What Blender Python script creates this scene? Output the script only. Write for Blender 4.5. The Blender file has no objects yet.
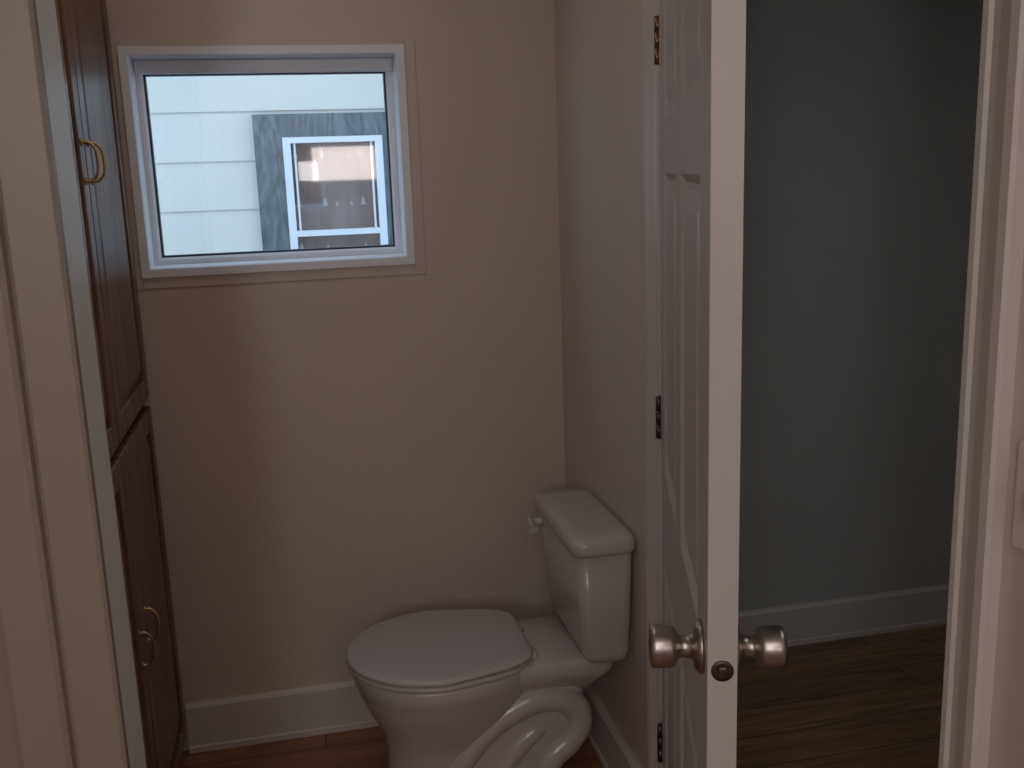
import bpy, bmesh, math
from mathutils import Vector, Matrix
S=bpy.context.scene
S.view_settings.view_transform='Standard'
S.view_settings.look='None'
S.view_settings.exposure=-0.05
def col(o):
    S.collection.objects.link(o); return o
# ---------------- materials
def mat(name,c,rough=0.5,metal=0.0,bump=0.0,bscale=60,var=0.0,vscale=3,coat=0,spec=0.5):
    m=bpy.data.materials.new(name); m.use_nodes=True
    nt=m.node_tree; b=nt.nodes['Principled BSDF']
    b.inputs['Base Color'].default_value=(*c,1); b.inputs['Roughness'].default_value=rough
    b.inputs['Metallic'].default_value=metal; b.inputs['Coat Weight'].default_value=coat
    b.inputs['Specular IOR Level'].default_value=spec
    tc=nt.nodes.new('ShaderNodeTexCoord')
    if bump:
        n=nt.nodes.new('ShaderNodeTexNoise'); n.inputs['Scale'].default_value=bscale; n.inputs['Detail'].default_value=4
        nt.links.new(tc.outputs['Object'],n.inputs['Vector'])
        bp=nt.nodes.new('ShaderNodeBump'); bp.inputs['Strength'].default_value=bump; bp.inputs['Distance'].default_value=0.004
        nt.links.new(n.outputs['Fac'],bp.inputs['Height']); nt.links.new(bp.outputs['Normal'],b.inputs['Normal'])
    if var:
        n=nt.nodes.new('ShaderNodeTexNoise'); n.inputs['Scale'].default_value=vscale; n.inputs['Detail'].default_value=5
        nt.links.new(tc.outputs['Object'],n.inputs['Vector'])
        r=nt.nodes.new('ShaderNodeValToRGB')
        r.color_ramp.elements[0].position=.3; r.color_ramp.elements[1].position=.7
        r.color_ramp.elements[0].color=(*[x*(1-var) for x in c],1); r.color_ramp.elements[1].color=(*[min(1,x*(1+var)) for x in c],1)
        nt.links.new(n.outputs['Fac'],r.inputs['Fac']); nt.links.new(r.outputs['Color'],b.inputs['Base Color'])
    return m
def woodmat(name,c1,c2,scale=(30,30,2),rough=.35):
    m=mat(name,c1,rough); nt=m.node_tree; b=nt.nodes['Principled BSDF']
    tc=nt.nodes.new('ShaderNodeTexCoord'); mp=nt.nodes.new('ShaderNodeMapping'); mp.inputs['Scale'].default_value=scale
    n=nt.nodes.new('ShaderNodeTexNoise'); n.inputs['Scale'].default_value=2; n.inputs['Detail'].default_value=8; n.inputs['Distortion'].default_value=.6
    r=nt.nodes.new('ShaderNodeValToRGB'); r.color_ramp.elements[0].position=.35; r.color_ramp.elements[1].position=.68
    r.color_ramp.elements[0].color=(*c1,1); r.color_ramp.elements[1].color=(*c2,1)
    nt.links.new(tc.outputs['Object'],mp.inputs['Vector']); nt.links.new(mp.outputs[0],n.inputs['Vector'])
    nt.links.new(n.outputs['Fac'],r.inputs['Fac']); nt.links.new(r.outputs['Color'],b.inputs['Base Color'])
    bp=nt.nodes.new('ShaderNodeBump'); bp.inputs['Strength'].default_value=.3; bp.inputs['Distance'].default_value=.002
    nt.links.new(n.outputs['Fac'],bp.inputs['Height']); nt.links.new(bp.outputs['Normal'],b.inputs['Normal'])
    return m
def plankmat(name,c1,c2):
    m=mat(name,c1,.32); nt=m.node_tree; b=nt.nodes['Principled BSDF']
    tc=nt.nodes.new('ShaderNodeTexCoord')
    br=nt.nodes.new('ShaderNodeTexBrick'); br.inputs['Scale'].default_value=1
    br.inputs['Brick Width'].default_value=1.1; br.inputs['Row Height'].default_value=.14
    br.inputs['Mortar Size'].default_value=.0015; br.offset=.37
    br.inputs['Color1'].default_value=(*c1,1); br.inputs['Color2'].default_value=(*c2,1); br.inputs['Mortar'].default_value=(.008,.005,.003,1)
    nt.links.new(tc.outputs['Object'],br.inputs['Vector'])
    mp=nt.nodes.new('ShaderNodeMapping'); mp.inputs['Scale'].default_value=(2,22,1)
    n=nt.nodes.new('ShaderNodeTexNoise'); n.inputs['Scale'].default_value=1.6; n.inputs['Detail'].default_value=8; n.inputs['Distortion'].default_value=.8
    nt.links.new(tc.outputs['Object'],mp.inputs['Vector']); nt.links.new(mp.outputs[0],n.inputs['Vector'])
    r=nt.nodes.new('ShaderNodeValToRGB'); r.color_ramp.elements[0].position=.3; r.color_ramp.elements[1].position=.7
    r.color_ramp.elements[0].color=(.55,.55,.55,1); r.color_ramp.elements[1].color=(1.25,1.25,1.25,1)
    nt.links.new(n.outputs['Fac'],r.inputs['Fac'])
    mx=nt.nodes.new('ShaderNodeMix'); mx.data_type='RGBA'; mx.blend_type='MULTIPLY'; mx.inputs[0].default_value=1
    nt.links.new(br.outputs['Color'],mx.inputs[6]); nt.links.new(r.outputs['Color'],mx.inputs[7]); nt.links.new(mx.outputs[2],b.inputs['Base Color'])
    return m
WALL=mat('wall_paint_beige',(.58,.497,.445),.36,bump=.25,bscale=25,var=.03,vscale=2)
WALLR=mat('wall_paint_semigloss',(.56,.49,.445),.25,bump=.12,bscale=8,var=.03,vscale=2,spec=.9)
GREY=mat('wall_paint_grey',(.43,.435,.425),.6,bump=.9,bscale=70,var=.05,vscale=2)
CEIL=mat('ceiling_paint',(.7,.68,.64),.8)
TRIM=mat('trim_paint',(.57,.53,.505),.35,bump=.15,bscale=18)
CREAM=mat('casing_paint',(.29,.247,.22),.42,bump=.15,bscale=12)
DOORW=mat('door_paint',(.50,.48,.475),.32,bump=.15,bscale=14)
JAMB=mat('jamb_paint',(.82,.86,.88),.4)
VINYL=mat('window_vinyl',(.80,.83,.90),.3)
GASK=mat('window_gasket',(.03,.04,.05),.5)
OAK=woodmat('dark_oak',(.06,.026,.016),(.24,.12,.075),(24,24,1.6),.35)
FLOOR=plankmat('floor_planks',(.25,.115,.052),(.33,.16,.075))
FLOOR2=plankmat('hall_planks',(.22,.13,.07),(.30,.185,.10))
PORC=mat('porcelain',(.50,.465,.44),.22,coat=.25)
SEATM=mat('toilet_seat_plastic',(.50,.475,.465),.32)
STEEL=mat('satin_nickel',(.42,.39,.36),.34,1)
BRASS=mat('brass',(.6,.43,.2),.3,1)
DBRASS=mat('aged_brass',(.22,.15,.09),.4,.9)
BRONZE=mat('dark_bronze',(.09,.07,.06),.4,.8)
PLAST=mat('switch_plastic',(.62,.59,.56),.35)
SIDING=mat('siding_paint',(.70,.68,.63),.6,var=.04,vscale=2)
SLATE=mat('weathered_slate_paint',(.12,.145,.17),.6,var=.5,vscale=5)
nt=SLATE.node_tree
for nd in list(nt.nodes):
    if nd.type=='TEX_NOISE':
        nd.inputs['Distortion'].default_value=2.5
        mp=nt.nodes.new('ShaderNodeMapping'); mp.inputs['Scale'].default_value=(2.2,1,.7); mp.inputs['Rotation'].default_value=(0,.5,0)
        tcn=[q for q in nt.nodes if q.type=='TEX_COORD'][0]
        nt.links.new(tcn.outputs['Object'],mp.inputs['Vector']); nt.links.new(mp.outputs[0],nd.inputs['Vector'])
GROUND=mat('ground_gravel',(.2,.19,.17),.9,var=.3,vscale=8)
ROOF=mat('roof_shingle',(.12,.11,.11),.9,var=.3,vscale=12)
# panes
def glassmat(name,tint,gl):
    m=bpy.data.materials.new(name); m.use_nodes=True; nt=m.node_tree; nt.nodes.clear()
    o=nt.nodes.new('ShaderNodeOutputMaterial'); t=nt.nodes.new('ShaderNodeBsdfTransparent'); g=nt.nodes.new('ShaderNodeBsdfGlossy')
    t.inputs[0].default_value=(*tint,1); g.inputs['Roughness'].default_value=.03
    mx=nt.nodes.new('ShaderNodeMixShader'); mx.inputs[0].default_value=gl
    nt.links.new(t.outputs[0],mx.inputs[1]); nt.links.new(g.outputs[0],mx.inputs[2]); nt.links.new(mx.outputs[0],o.inputs[0]); return m
GLASS=glassmat('clear_glass',(.95,.98,1),.06)
NGLASS=glassmat('neighbor_glass',(.9,.9,.9),.10)
CURT=mat('brown_curtain',(.33,.25,.24),.8,var=.4,vscale=5)
# ---------------- geometry helpers
def empty(name,loc=(0,0,0)):
    e=bpy.data.objects.new(name,None); e.location=loc; e.empty_display_size=.1; return col(e)
def fin(bm,name,m,parent=None,smooth=False):
    bmesh.ops.recalc_face_normals(bm,faces=bm.faces)
    me=bpy.data.meshes.new(name); bm.to_mesh(me); bm.free()
    if smooth:
        for p in me.polygons: p.use_smooth=True
    me.materials.append(m); o=bpy.data.objects.new(name,me); col(o)
    if parent: o.parent=parent
    return o
def addbox(bm,b):
    x0,x1,y0,y1,z0,z1=b
    v=[bm.verts.new((x,y,z)) for z in (z0,z1) for x,y in ((x0,y0),(x1,y0),(x1,y1),(x0,y1))]
    for f in ((3,2,1,0),(4,5,6,7),(0,1,5,4),(1,2,6,5),(2,3,7,6),(3,0,4,7)): bm.faces.new([v[i] for i in f])
def boxes(name,bs,m,parent=None,bev=0,seg=2):
    bm=bmesh.new()
    for b in bs: addbox(bm,b)
    o=fin(bm,name,m,parent)
    if bev:
        md=o.modifiers.new('b','BEVEL'); md.width=bev; md.segments=seg; md.limit_method='ANGLE'
    return o
def box(name,b,m,parent=None,bev=0,seg=2): return boxes(name,[b],m,parent,bev,seg)
def prism(name,pts,z0,z1,m,parent=None):
    bm=bmesh.new(); a=[bm.verts.new((x,y,z0)) for x,y in pts]; c=[bm.verts.new((x,y,z1)) for x,y in pts]
    n=len(pts)
    for i in range(n): bm.faces.new((a[i],a[(i+1)%n],c[(i+1)%n],c[i]))
    bm.faces.new(a); bm.faces.new(c); return fin(bm,name,m,parent)
def prismx(name,pts,x0,x1,m,parent=None,axis='x'):
    bm=bmesh.new()
    f=(lambda t,p:(t,p[0],p[1])) if axis=='x' else (lambda t,p:(p[0],t,p[1]))
    a=[bm.verts.new(f(x0,p)) for p in pts]; c=[bm.verts.new(f(x1,p)) for p in pts]; n=len(pts)
    for i in range(n): bm.faces.new((a[i],a[(i+1)%n],c[(i+1)%n],c[i]))
    bm.faces.new(a); bm.faces.new(c); return fin(bm,name,m,parent)
def loft(name,rings,m,parent=None,cap=True,sub=0):
    bm=bmesh.new(); R=[[bm.verts.new(p) for p in r] for r in rings]; n=len(rings[0])
    for a,b in zip(R,R[1:]):
        for i in range(n): bm.faces.new((a[i],a[(i+1)%n],b[(i+1)%n],b[i]))
    if cap: bm.faces.new(R[0]); bm.faces.new(R[-1])
    o=fin(bm,name,m,parent,True)
    if sub:
        md=o.modifiers.new('s','SUBSURF'); md.levels=sub; md.render_levels=sub
    return o
def lathe(name,prof,origin,axis,m,parent=None,n=32):
    ax=Vector(axis).normalized(); t=Vector((0,0,1)) if abs(ax.z)<.9 else Vector((1,0,0))
    u=ax.cross(t).normalized(); w=ax.cross(u); O=Vector(origin)
    return loft(name,[[O+ax*d+(u*math.cos(2*math.pi*k/n)+w*math.sin(2*math.pi*k/n))*max(r,1e-4) for k in range(n)] for d,r in prof],m,parent)
def tube(name,pts,r,m,parent=None,cyc=False):
    cu=bpy.data.curves.new(name,'CURVE'); cu.dimensions='3D'; cu.bevel_depth=1; cu.bevel_resolution=6; cu.use_fill_caps=True; cu.resolution_u=10
    sp=cu.splines.new('BEZIER'); sp.bezier_points.add(len(pts)-1)
    for i,p in enumerate(pts):
        bp=sp.bezier_points[i]; bp.co=p; bp.handle_left_type=bp.handle_right_type='AUTO'
        bp.radius=r[i] if isinstance(r,(list,tuple)) else r
    sp.use_cyclic_u=cyc
    o=bpy.data.objects.new(name,cu); col(o)
    dg=bpy.context.evaluated_depsgraph_get(); me=bpy.data.meshes.new_from_object(o.evaluated_get(dg))
    bpy.data.objects.remove(o); me.materials.clear(); me.materials.append(m)
    for p in me.polygons: p.use_smooth=True
    o=bpy.data.objects.new(name,me); col(o)
    if parent: o.parent=parent
    return o
# ---------------- dims
YB=2.75; R=.747; H=2.42; T=.12
WX0,WX1,WZ0,WZ1=-.368,.337,1.347,1.916
# room shell
boxes('wall_back',[(-1.3,WX0,YB,YB+.16,0,H),(WX1,R+T,YB,YB+.16,0,H),(WX0,WX1,YB,YB+.16,0,WZ0),(WX0,WX1,YB,YB+.16,WZ1,H)],WALL)
boxes('wall_right',[(R,R+T/2,1.94,YB,0,H),(R,R+T/2,-1.4,.965,0,H),(R,R+T/2,.965,1.94,2.06,H)],WALLR)
boxes('wall_hall_left',[(R+T/2,R+T,1.94,YB,0,H),(R+T/2,R+T,-.2,.965,0,H),(R+T/2,R+T,.965,1.94,2.06,H)],GREY)
box('wall_hall_back',(R+T,3.3,2.87,3.0,0,H),GREY)
box('wall_hall_right',(3.3,3.4,-.3,3.0,0,H),GREY)
box('wall_hall_front',(R+T,3.3,-.3,-.2,0,H),GREY)
box('wall_left',(-1.0,-.9,1.56,YB,0,H),WALL)
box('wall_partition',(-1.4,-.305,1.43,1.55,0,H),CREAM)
box('wall_side',(-1.5,-1.4,-1.5,1.55,0,H),WALL)
box('wall_front',(-1.4,R+T/2,-1.5,-1.4,0,H),WALL)
box('floor',(-1.4,R+.06,-1.4,YB,-.08,0),FLOOR)
box('floor_hall',(R+.06,3.3,-.2,2.87,-.08,0),FLOOR2)
box('ceiling',(-1.5,3.4,-1.5,3.0,H,H+.1),CEIL)
cw=.03
boxes('trim_1',[(WX0-cw,WX0,YB-.005,YB,WZ0-cw,WZ1+.012),(WX1,WX1+cw,YB-.005,YB,WZ0-cw,WZ1+.012),(WX0,WX1,YB-.005,YB,WZ0-cw,WZ0),(WX0,WX1,YB-.005,YB,WZ1,WZ1+.012)],WALL,bev=.002)
# window
W=empty('window_1')
def rectframe(name,x0,x1,z0,z1,prof,m):
    bm=bmesh.new(); L=[]
    for ins,y in prof:
        L.append([bm.verts.new(p) for p in ((x0+ins,y,z0+ins),(x1-ins,y,z0+ins),(x1-ins,y,z1-ins),(x0+ins,y,z1-ins))])
    for a,b in zip(L,L[1:]+L[:1]):
        for i in range(4): bm.faces.new((a[i],a[(i+1)%4],b[(i+1)%4],b[i]))
    return fin(bm,name,m,W)
rectframe('frame_outer',WX0,WX1,WZ0,WZ1,[(0,YB-.014),(.020,YB-.014),(.023,YB-.010),(.026,YB+.055),(.028,YB+.14),(0,YB+.14)],VINYL)
rectframe('sash',WX0+.026,WX1-.026,WZ0+.026,WZ1-.026,[(0,YB+.055),(.012,YB+.055),(.018,YB+.062),(.019,YB+.10),(0,YB+.10)],VINYL)
box('head_stop',(WX0+.026,WX1-.026,YB+.045,YB+.10,WZ1-.060,WZ1-.026),VINYL,W,bev=.003)
rectframe('gasket',WX0+.044,WX1-.044,WZ0+.044,WZ1-.058,[(0,YB+.067),(.005,YB+.067),(.005,YB+.09),(0,YB+.09)],GASK)
box('glass_pane',(WX0+.046,WX1-.046,YB+.078,YB+.082,WZ0+.046,WZ1-.048),GLASS,W)
# baseboards
def bb(h,t): return [(0,0),(-t-.004,0),(-t-.004,.016),(-t,.02),(-t,h-.012),(-t*.5,h-.003),(-t*.4,h),(0,h)]
prismx('baseboard_back',[(YB+a,z) for a,z in bb(.147,.016)],-.378,R-.018,TRIM)
prismx('baseboard_right',[(R+a,z) for a,z in bb(.147,.016)],2.015,YB,TRIM,axis='y')
prismx('baseboard_hall',[(2.87+a,z) for a,z in bb(.14,.016)],R+T,3.3,TRIM)
# door frame of open door
HY=1.912; SY=.985
def casing(name,y_in,sgn,x,m,w=.078,z1=2.13,dx=-1):
    p=[(0,0),(.011,0),(.014,.004),(.014,.014),(.010,.018),(.012,.032),(.018,.052),(.020,.060),(.020,.074),(.016,.078),(0,.078)]
    return prism(name,[(x+dx*a,y_in+sgn*b*w/.078) for a,b in p],0,z1,m)
casing('trim_2',HY+.022,1,R,TRIM)
casing('trim_3',SY,-1,R,TRIM,w=.072)
box('trim_4',(R-.018,R,SY,HY+.022,2.055,2.13),TRIM,bev=.003)
boxes('trim_5',[(R-.002,R+T+.002,HY+.012,HY+.03,0,2.05),(R-.002,R+T+.002,.962,SY-.004,0,2.05),(R-.002,R+T+.002,SY-.004,HY+.012,2.04,2.06),
  (R+.045,R+.08,HY,HY+.012,0,2.04)],TRIM,bev=.002)
casing('trim_6',HY+.022,1,R+T,TRIM,dx=1)
# door
D=empty('door_1',(R-.02,HY,0)); D.rotation_euler=(0,0,-math.radians(17.4))
DW=.905; DT=.036; z0d,z1d=.012,2.035
y=lambda a:-a-.003
bm=bmesh.new(); addbox(bm,(.009,DT-.009,y(DW),y(0),z0d,z1d)); fin(bm,'core',DOORW,D)
def rail(a0,a1,z0,z1): return [(0,.0095,y(a1),y(a0),z0,z1),(DT-.0095,DT,y(a1),y(a0),z0,z1)]
st=.115; mid=(DW/2-.05,DW/2+.05)
fr=[]
for a in ((0,st),mid,(DW-st,DW)): fr+=rail(a[0],a[1],z0d,z1d)
rows=[(.25,.80),(.99,1.57),(1.67,1.92)]
zs=[z0d]+[v for r in rows for v in r]+[z1d]
for k in range(0,len(zs),2):
    for a in ((st,mid[0]),(mid[1],DW-st)): fr+=rail(a[0],a[1],zs[k],zs[k+1])
boxes('stiles_and_rails',fr,DOORW,D,bev=.0)
box('edge_strip',(.0005,DT-.0005,y(DW)-.0015,y(DW)+.0005,z0d,z1d),DOORW,D)
bm=bmesh.new()
for (za,zb) in rows:
    for (aa,ab) in ((st,mid[0]),(mid[1],DW-st)):
        for side in (0,1):
            X=(lambda d: .009-d) if side==0 else (lambda d: DT-.009+d)
            L=[]
            for ins,d in ((0,.009),(.012,0.001),(.022,0.001),(.05,.0075),(.055,.0075)):
                L.append([bm.verts.new((X(d),yy,zz)) for yy,zz in ((y(aa+ins),za+ins),(y(ab-ins),za+ins),(y(ab-ins),zb-ins),(y(aa+ins),zb-ins))])
            for a,b in zip(L,L[1:]):
                for i in range(4): bm.faces.new((a[i],a[(i+1)%4],b[(i+1)%4],b[i]))
            bm.faces.new(L[-1])
fin(bm,'raised_panels',DOORW,D)
KZ=.985; KY=y(DW-.062)
kp=[(0,.0),(0,.034),(.004,.034),(.010,.028),(.012,.016),(.024,.0135),(.030,.0155),(.034,.024),(.040,.0265),(.058,.0275),(.064,.0265),(.066,.022),(.064,.019),(.064,.008),(.067,.007),(.067,0)]
lathe('knob_left',kp,(0,KY,KZ),(-1,0,0),STEEL,D)
lathe('knob_right',kp,(DT,KY,KZ),(1,0,0),STEEL,D)
lathe('latch_plate',[(0,0),(0,.0135),(.002,.0135),(.002,.009),(.002,.0)],(DT/2,y(DW)-.001,KZ),(0,-1,0),BRONZE,D)
box('latch_bolt',(DT/2-.006,DT/2+.006,y(DW)-.009,y(DW),KZ-.008,KZ+.008),BRONZE,D,bev=.003)
for i,(hz,hm) in enumerate(((.33,BRONZE),(1.075,BRONZE),(1.82,DBRASS))):
    for k in range(3):
        lathe(f'hinge_knuckle_{i}_{k}',[(0,0),(0,.0065),(.0285,.0065),(.0285,0)],(-.004,.004,hz-.045+k*.03),(0,0,1),hm,D,16)
    box(f'hinge_leaf_{i}',(-.001,.03,-.0035,-.0015,hz-.045,hz+.045),hm,D)
    box(f'hinge_plate_{i}',(-.0015,.0,.0,.014,hz-.045,hz+.045),hm,D)
box('strike_plate',(R-.004,R+.05,SY-.0045,SY-.002,KZ-.03,KZ+.03),BRONZE)
# left opening casing + jamb
p=[(-.283,1.43),(-.283,1.411),(-.288,1.408),(-.345,1.408),(-.350,1.411),(-.353,1.400),(-.360,1.396),(-.415,1.398),(-.424,1.404),(-.424,1.43)]
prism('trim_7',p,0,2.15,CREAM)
box('trim_8',(-.305,-.283,1.43,1.556,0,2.15),JAMB,bev=.002)
# ---------------- cabinet
C=empty('linen_cabinet')
CX=-.399
boxes('carcass',[(-.895,CX,1.70,2.74,.0,2.32)],OAK,C,bev=.003)
def cabdoor(nm,y0,y1,z0,z1):
    x=CX
    fr=.055
    boxes(nm+'_frame',[(x,x+.019,y0,y0+fr,z0,z1),(x,x+.019,y1-fr,y1,z0,z1),(x,x+.019,y0+fr,y1-fr,z0,z0+fr),(x,x+.019,y0+fr,y1-fr,z1-fr,z1)],OAK,C,bev=.004)
    bm=bmesh.new(); L=[]
    for ins,d in ((0,.008),(.008,.008),(.035,.017),(.04,.017)):
        a=fr+ins
        L.append([bm.verts.new((x+d,yy,zz)) for yy,zz in ((y0+a,z0+a),(y1-a,z0+a),(y1-a,z1-a),(y0+a,z1-a))])
    for a,b in zip(L,L[1:]):
        for i in range(4): bm.faces.new((a[i],a[(i+1)%4],b[(i+1)%4],b[i]))
    bm.faces.new(L[-1]); fin(bm,nm+'_panel',OAK,C)
MY=2.215
for nm,a,b in (('a',1.73,MY-.002),('b',MY+.002,2.725)):
    cabdoor('upper_door_'+nm,a,b,1.04,2.28); cabdoor('lower_door_'+nm,a,b,.07,1.015)
for i,(yy,zz,m) in enumerate(((MY-.035,1.63,BRASS),(MY+.04,1.63,BRASS),(MY-.035,.585,STEEL),(MY+.06,.60,BRASS))):
    x=CX+.019
    tube(f'pull_{i}',[(x,yy,zz-.038),(x+.016,yy,zz-.036),(x+.028,yy,zz),(x+.016,yy,zz+.036),(x,yy,zz+.038)],[.004,.0028,.0038,.0028,.004],m,C)
    for s in (-1,1): lathe(f'pull_foot_{i}_{s}',[(0,0),(0,.008),(.003,.007),(.004,0)],(x,yy,zz+s*.038),(1,0,0),m,C,16)
# ---------------- toilet
TT=empty('toilet'); YC=2.315
N=64
def P(u,v,z): return (R-u,YC+v,z)
def egg(uc,af,ar,hw,z,n=3.2,tp=.26,k=1.0):
    pts=[]
    for i in range(N):
        t=2*math.pi*i/N; c,s=math.cos(t),math.sin(t)
        if c>=0: u=uc+af*c*k; v=hw*s*k
        else:
            cc=-abs(c)**(2/n); d=-cc; u=uc+ar*cc*k; v=hw*math.copysign(abs(s)**(2/n),s)*(1-tp*d*d)*k
        pts.append(P(u,v,z))
    return pts
B=[]
for (z,uf,ub,uc,hw) in ((0,.61,.30,.46,.115),(.02,.615,.30,.46,.12),(.05,.603,.30,.46,.108),(.12,.598,.29,.46,.102),(.19,.597,.28,.46,.108),(.24,.61,.26,.46,.128),(.29,.635,.24,.46,.155),(.335,.655,.22,.46,.175),(.365,.664,.21,.46,.182),(.372,.668,.205,.46,.186),(.40,.670,.20,.46,.188),(.408,.667,.203,.46,.185)):
    B.append(egg(uc,uf-uc,uc-ub,hw,z,2.6,.25))
B.append(egg(.46,.19,.24,.17,.409,2.6,.25))
loft('bowl',B,PORC,TT)
def rr(u0,u1,hw,r,z,bow=0):
    pts=[]; k=N//4
    for (cu,cv,a0) in ((u1-r,hw-r,0),(u0+r,hw-r,90),(u0+r,-hw+r,180),(u1-r,-hw+r,270)):
        for i in range(k):
            a=math.radians(a0+90*i/(k-1)); uu=cu+r*math.cos(a); vv=cv+r*math.sin(a)
            f=(uu-u0)/(u1-u0); uu+=bow*f*(1-(vv/hw)**2); pts.append(P(uu,vv,z))
    return pts
loft('rear_deck',[rr(.08,.30,.07,.04,.29),rr(.06,.32,.10,.045,.33),rr(.035,.33,.125,.05,.36),rr(.03,.33,.135,.05,.375),rr(.03,.33,.135,.05,.408),rr(.036,.325,.13,.045,.414)],PORC,TT)
loft('pedestal_core',[rr(.19,.5,.10,.05,0),rr(.19,.5,.098,.05,.04),rr(.16,.5,.097,.05,.12),rr(.115,.48,.098,.05,.2),rr(.10,.45,.10,.05,.28),rr(.10,.42,.10,.05,.33)],PORC,TT)
for s in (-1,1):
    pts=[(.48,.085,.09),(.42,.085,.17),(.36,.088,.24),(.29,.090,.285),(.215,.088,.305),(.15,.085,.285),(.122,.085,.235),(.145,.085,.18),(.195,.088,.14),(.225,.088,.08),(.22,.085,.0)]
    tube(f'trapway_{"near" if s<0 else "far"}',[P(u,s*v,z) for u,v,z in pts],[.03,.034,.036,.037,.037,.036,.035,.035,.036,.037,.04],PORC,TT)
    tube(f'trapway_fold_{"near" if s<0 else "far"}',[P(u,s*v,z) for u,v,z in [(.40,.075,.06),(.33,.08,.12),(.28,.084,.18),(.235,.084,.215),(.20,.078,.225)]],[.03,.032,.030,.026,.016],PORC,TT)
    lathe(f'bolt_cap_{s}',[(0,.0),(0,.014),(.012,.012),(.018,.006),(.019,0)],P(.30,s*.115,.018),(0,0,1),PORC,TT,16)
loft('foot',[rr(.17,.58,.13,.06,0),rr(.17,.58,.13,.06,.018),rr(.18,.57,.12,.05,.03)],PORC,TT)
def slab(nm,z0,z1,uf,ub,hw,m,tp,dome=0,n=6):
    uc=.455; q=.006
    L=[egg(uc,(uf-uc)-q,(uc-ub)-q,hw-q,z0,n,tp),egg(uc,uf-uc,uc-ub,hw,z0+q*.6,n,tp),egg(uc,uf-uc,uc-ub,hw,z1-q,n,tp),egg(uc,(uf-uc)-q*.4,(uc-ub)-q*.4,hw-q*.4,z1-q*.3,n,tp),egg(uc,(uf-uc)-q*1.6,(uc-ub)-q*1.6,hw-q*1.6,z1,n,tp)]
    for k,d in ((.85,.3),(.6,.7),(.3,.95),(.02,1)):
        L.append(egg(uc,uf-uc,uc-ub,hw,z1+dome*d,n,tp,k))
    loft(nm,L,m,TT)
slab('seat_ring',.411,.425,.680,.250,.196,SEATM,.32,n=10)
slab('seat_lid',.428,.444,.684,.238,.200,SEATM,.36,.003,n=12)
for s in (-1,1):
    loft(f'seat_hinge_{s}',[rr(.222,.25,.02,.01,.41),rr(.222,.25,.02,.01,.423),rr(.226,.245,.015,.007,.427)],SEATM,TT).location=(0,s*.075,0)
# tank
loft('tank',[rr(.02,.100,.155,.03,.412),rr(.012,.117,.170,.03,.418),rr(.010,.125,.176,.028,.44),rr(.008,.135,.184,.026,.55),rr(.006,.143,.193,.026,.705,.008)],PORC,TT)
loft('tank_lid',[rr(.006,.143,.196,.026,.700,.008),rr(.001,.151,.204,.03,.704,.010),rr(.001,.154,.206,.03,.712,.010),rr(.001,.154,.206,.03,.728,.010),rr(.004,.150,.202,.028,.738,.010),rr(.010,.144,.196,.026,.743,.010),rr(.03,.12,.15,.02,.745,.004),rr(.06,.09,.05,.01,.746)],PORC,TT)
lathe('flush_lever_boss',[(0,0),(0,.013),(.008,.012),(.014,.009),(.024,.008),(.025,0)],P(.142,.155,.675),(-1,0,0),SEATM,TT,20)
tube('flush_lever_arm',[P(.172,.165,.678),P(.178,.135,.678),P(.180,.10,.672)],[.010,.009,.012],SEATM,TT)
# ---------------- light switch
LS=empty('light_switch')
box('plate',(R-.006,R,.825,.895,1.165,1.285),PLAST,LS,bev=.003)
box('toggle',(R-.018,R-.005,.855,.865,1.215,1.235),PLAST,LS,bev=.002)
# ---------------- outside
NH=empty('neighboring_house'); NY=5.6
bm=bmesh.new(); lap=.25; z=-.5-.06
while z<2.9:
    pr=[(NY-.014,z),(NY-.004,z+lap),(NY+.05,z+lap),(NY+.05,z)]
    a=[bm.verts.new((-5,q,w)) for q,w in pr]; b=[bm.verts.new((5,q,w)) for q,w in pr]
    for i in range(4): bm.faces.new((a[i],a[(i+1)%4],b[(i+1)%4],b[i]))
    bm.faces.new(a); bm.faces.new(b); z+=lap
fin(bm,'lap_siding',SIDING,NH)
prismx('roof',[(NY-.3,2.9),(NY+3,4.3),(NY+3,4.4),(NY-.3,3.0)],-5,5,ROOF,NH)
boxes('window_surround',[(-.125,.02,NY-.05,NY,1.0,1.92),(.54,.70,NY-.05,NY,1.0,1.92),(.02,.54,NY-.05,NY,1.80,1.92),(.02,.54,NY-.05,NY,1.0,1.2)],SLATE,NH)
boxes('window_frame',[(.02,.06,NY-.065,NY,1.2,1.8),(.50,.54,NY-.065,NY,1.2,1.8),(.06,.50,NY-.065,NY,1.77,1.8),(.06,.50,NY-.065,NY,1.285,1.315),(.06,.50,NY-.065,NY,1.2,1.215),
  (.075,.085,NY-.055,NY,1.315,1.77),(.475,.485,NY-.055,NY,1.315,1.77)],VINYL,NH)
box('window_glass',(.06,.50,NY-.04,NY-.036,1.2,1.79),NGLASS,NH)
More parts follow.
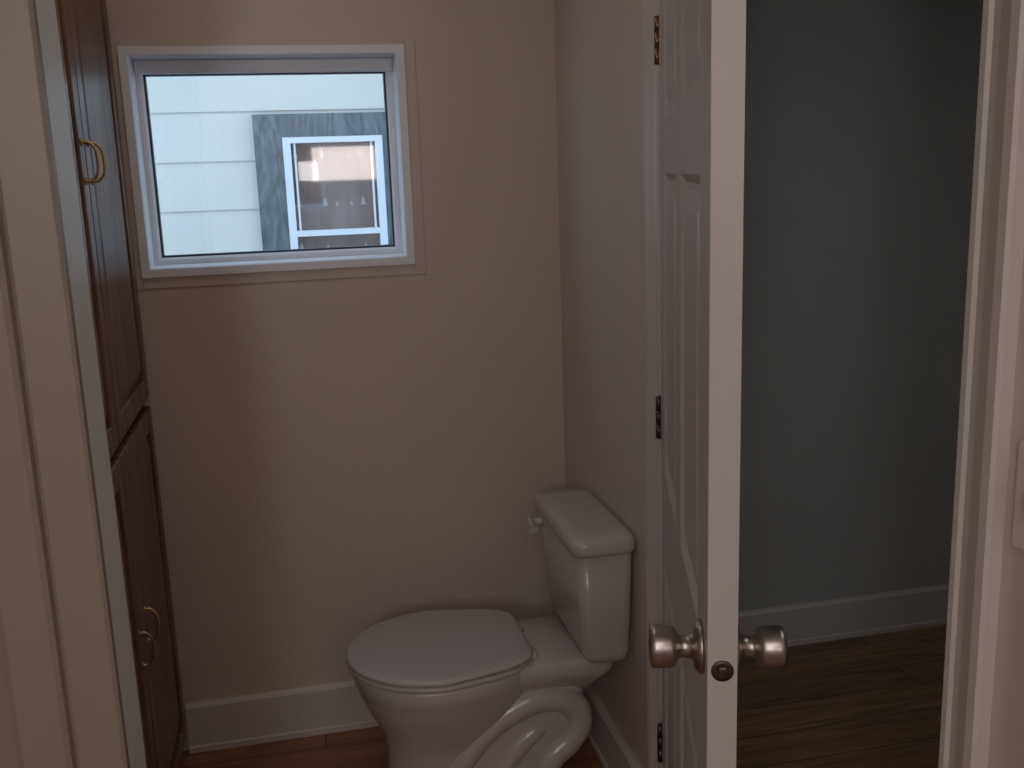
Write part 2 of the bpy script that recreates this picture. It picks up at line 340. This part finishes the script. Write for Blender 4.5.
# softly pleated curtain behind the neighbour's glass
bm=bmesh.new(); pa=[]; pb=[]
for i in range(89):
    xx=.06+.44*i/88; yy=NY-.016+.003*math.sin(i*.45)+.002*math.sin(i*.21)
    pa.append(bm.verts.new((xx,yy,1.2))); pb.append(bm.verts.new((xx,yy,1.79)))
for i in range(88): bm.faces.new((pa[i],pa[i+1],pb[i+1],pb[i]))
fin(bm,'window_curtain',CURT,NH,True)
box('window_backing',(.03,.53,NY-.011,NY-.002,1.0,1.8),CURT,NH)
box('ground',(-6,6,2.95,9,-.6,-.5),GROUND)
# ---------------- lights
w=bpy.data.worlds.new('World'); S.world=w; w.use_nodes=True
bg=w.node_tree.nodes['Background']; bg.inputs[0].default_value=(.60,.80,1,1); bg.inputs[1].default_value=2.3
def area(name,loc,rot,sx,sy,pw,c,portal=False):
    l=bpy.data.lights.new(name,'AREA'); l.shape='RECTANGLE'; l.size=sx; l.size_y=sy; l.energy=pw; l.color=c
    if portal: l.cycles.is_portal=True
    o=bpy.data.objects.new(name,l); o.location=loc; o.rotation_euler=rot; return col(o)
area('rear_window_daylight',(-.67,-1.38,1.84),(math.radians(90),0,0),.30,.50,8,(.95,.97,1))
area('rear_doorway_light',(.42,-1.38,1.68),(math.radians(90),0,0),.42,.22,2.2,(1,.82,.75))
area('front_room_fill',(-.3,-.8,H-.03),(0,0,0),1.3,.9,12,(1,.88,.79))  # added soft fill behind the camera, stands for no real fixture
area('bath_fill',(.0,2.0,H-.03),(0,0,0),.7,.7,1.5,(1,.88,.79))  # invented overhead fill, lifts the upper walls of the toilet room
area('hall_fill',(1.9,1.0,2.38),(0,0,0),.7,.7,3.4,(1,.98,.96))  # unseen fill added to brighten the grey hall wall
area('window_portal',((WX0+WX1)/2,YB+.15,(WZ0+WZ1)/2),(math.radians(-90),0,0),.66,.52,1,(1,1,1),True)
# ---------------- camera
cam=bpy.data.cameras.new('camera'); cam.lens=1008/1024*36; cam.sensor_width=36; cam.clip_start=.02
co=bpy.data.objects.new('camera',cam); col(co)
f=Vector((.2075,.9567,-.2050)).normalized(); r=Vector((.9752,-.2183,-.0338)); r=(r-f*r.dot(f)).normalized(); u=r.cross(f)
M=Matrix(((r.x,u.x,-f.x,0),(r.y,u.y,-f.y,0),(r.z,u.z,-f.z,1.58),(0,0,0,1)))
co.matrix_world=M
S.camera=co
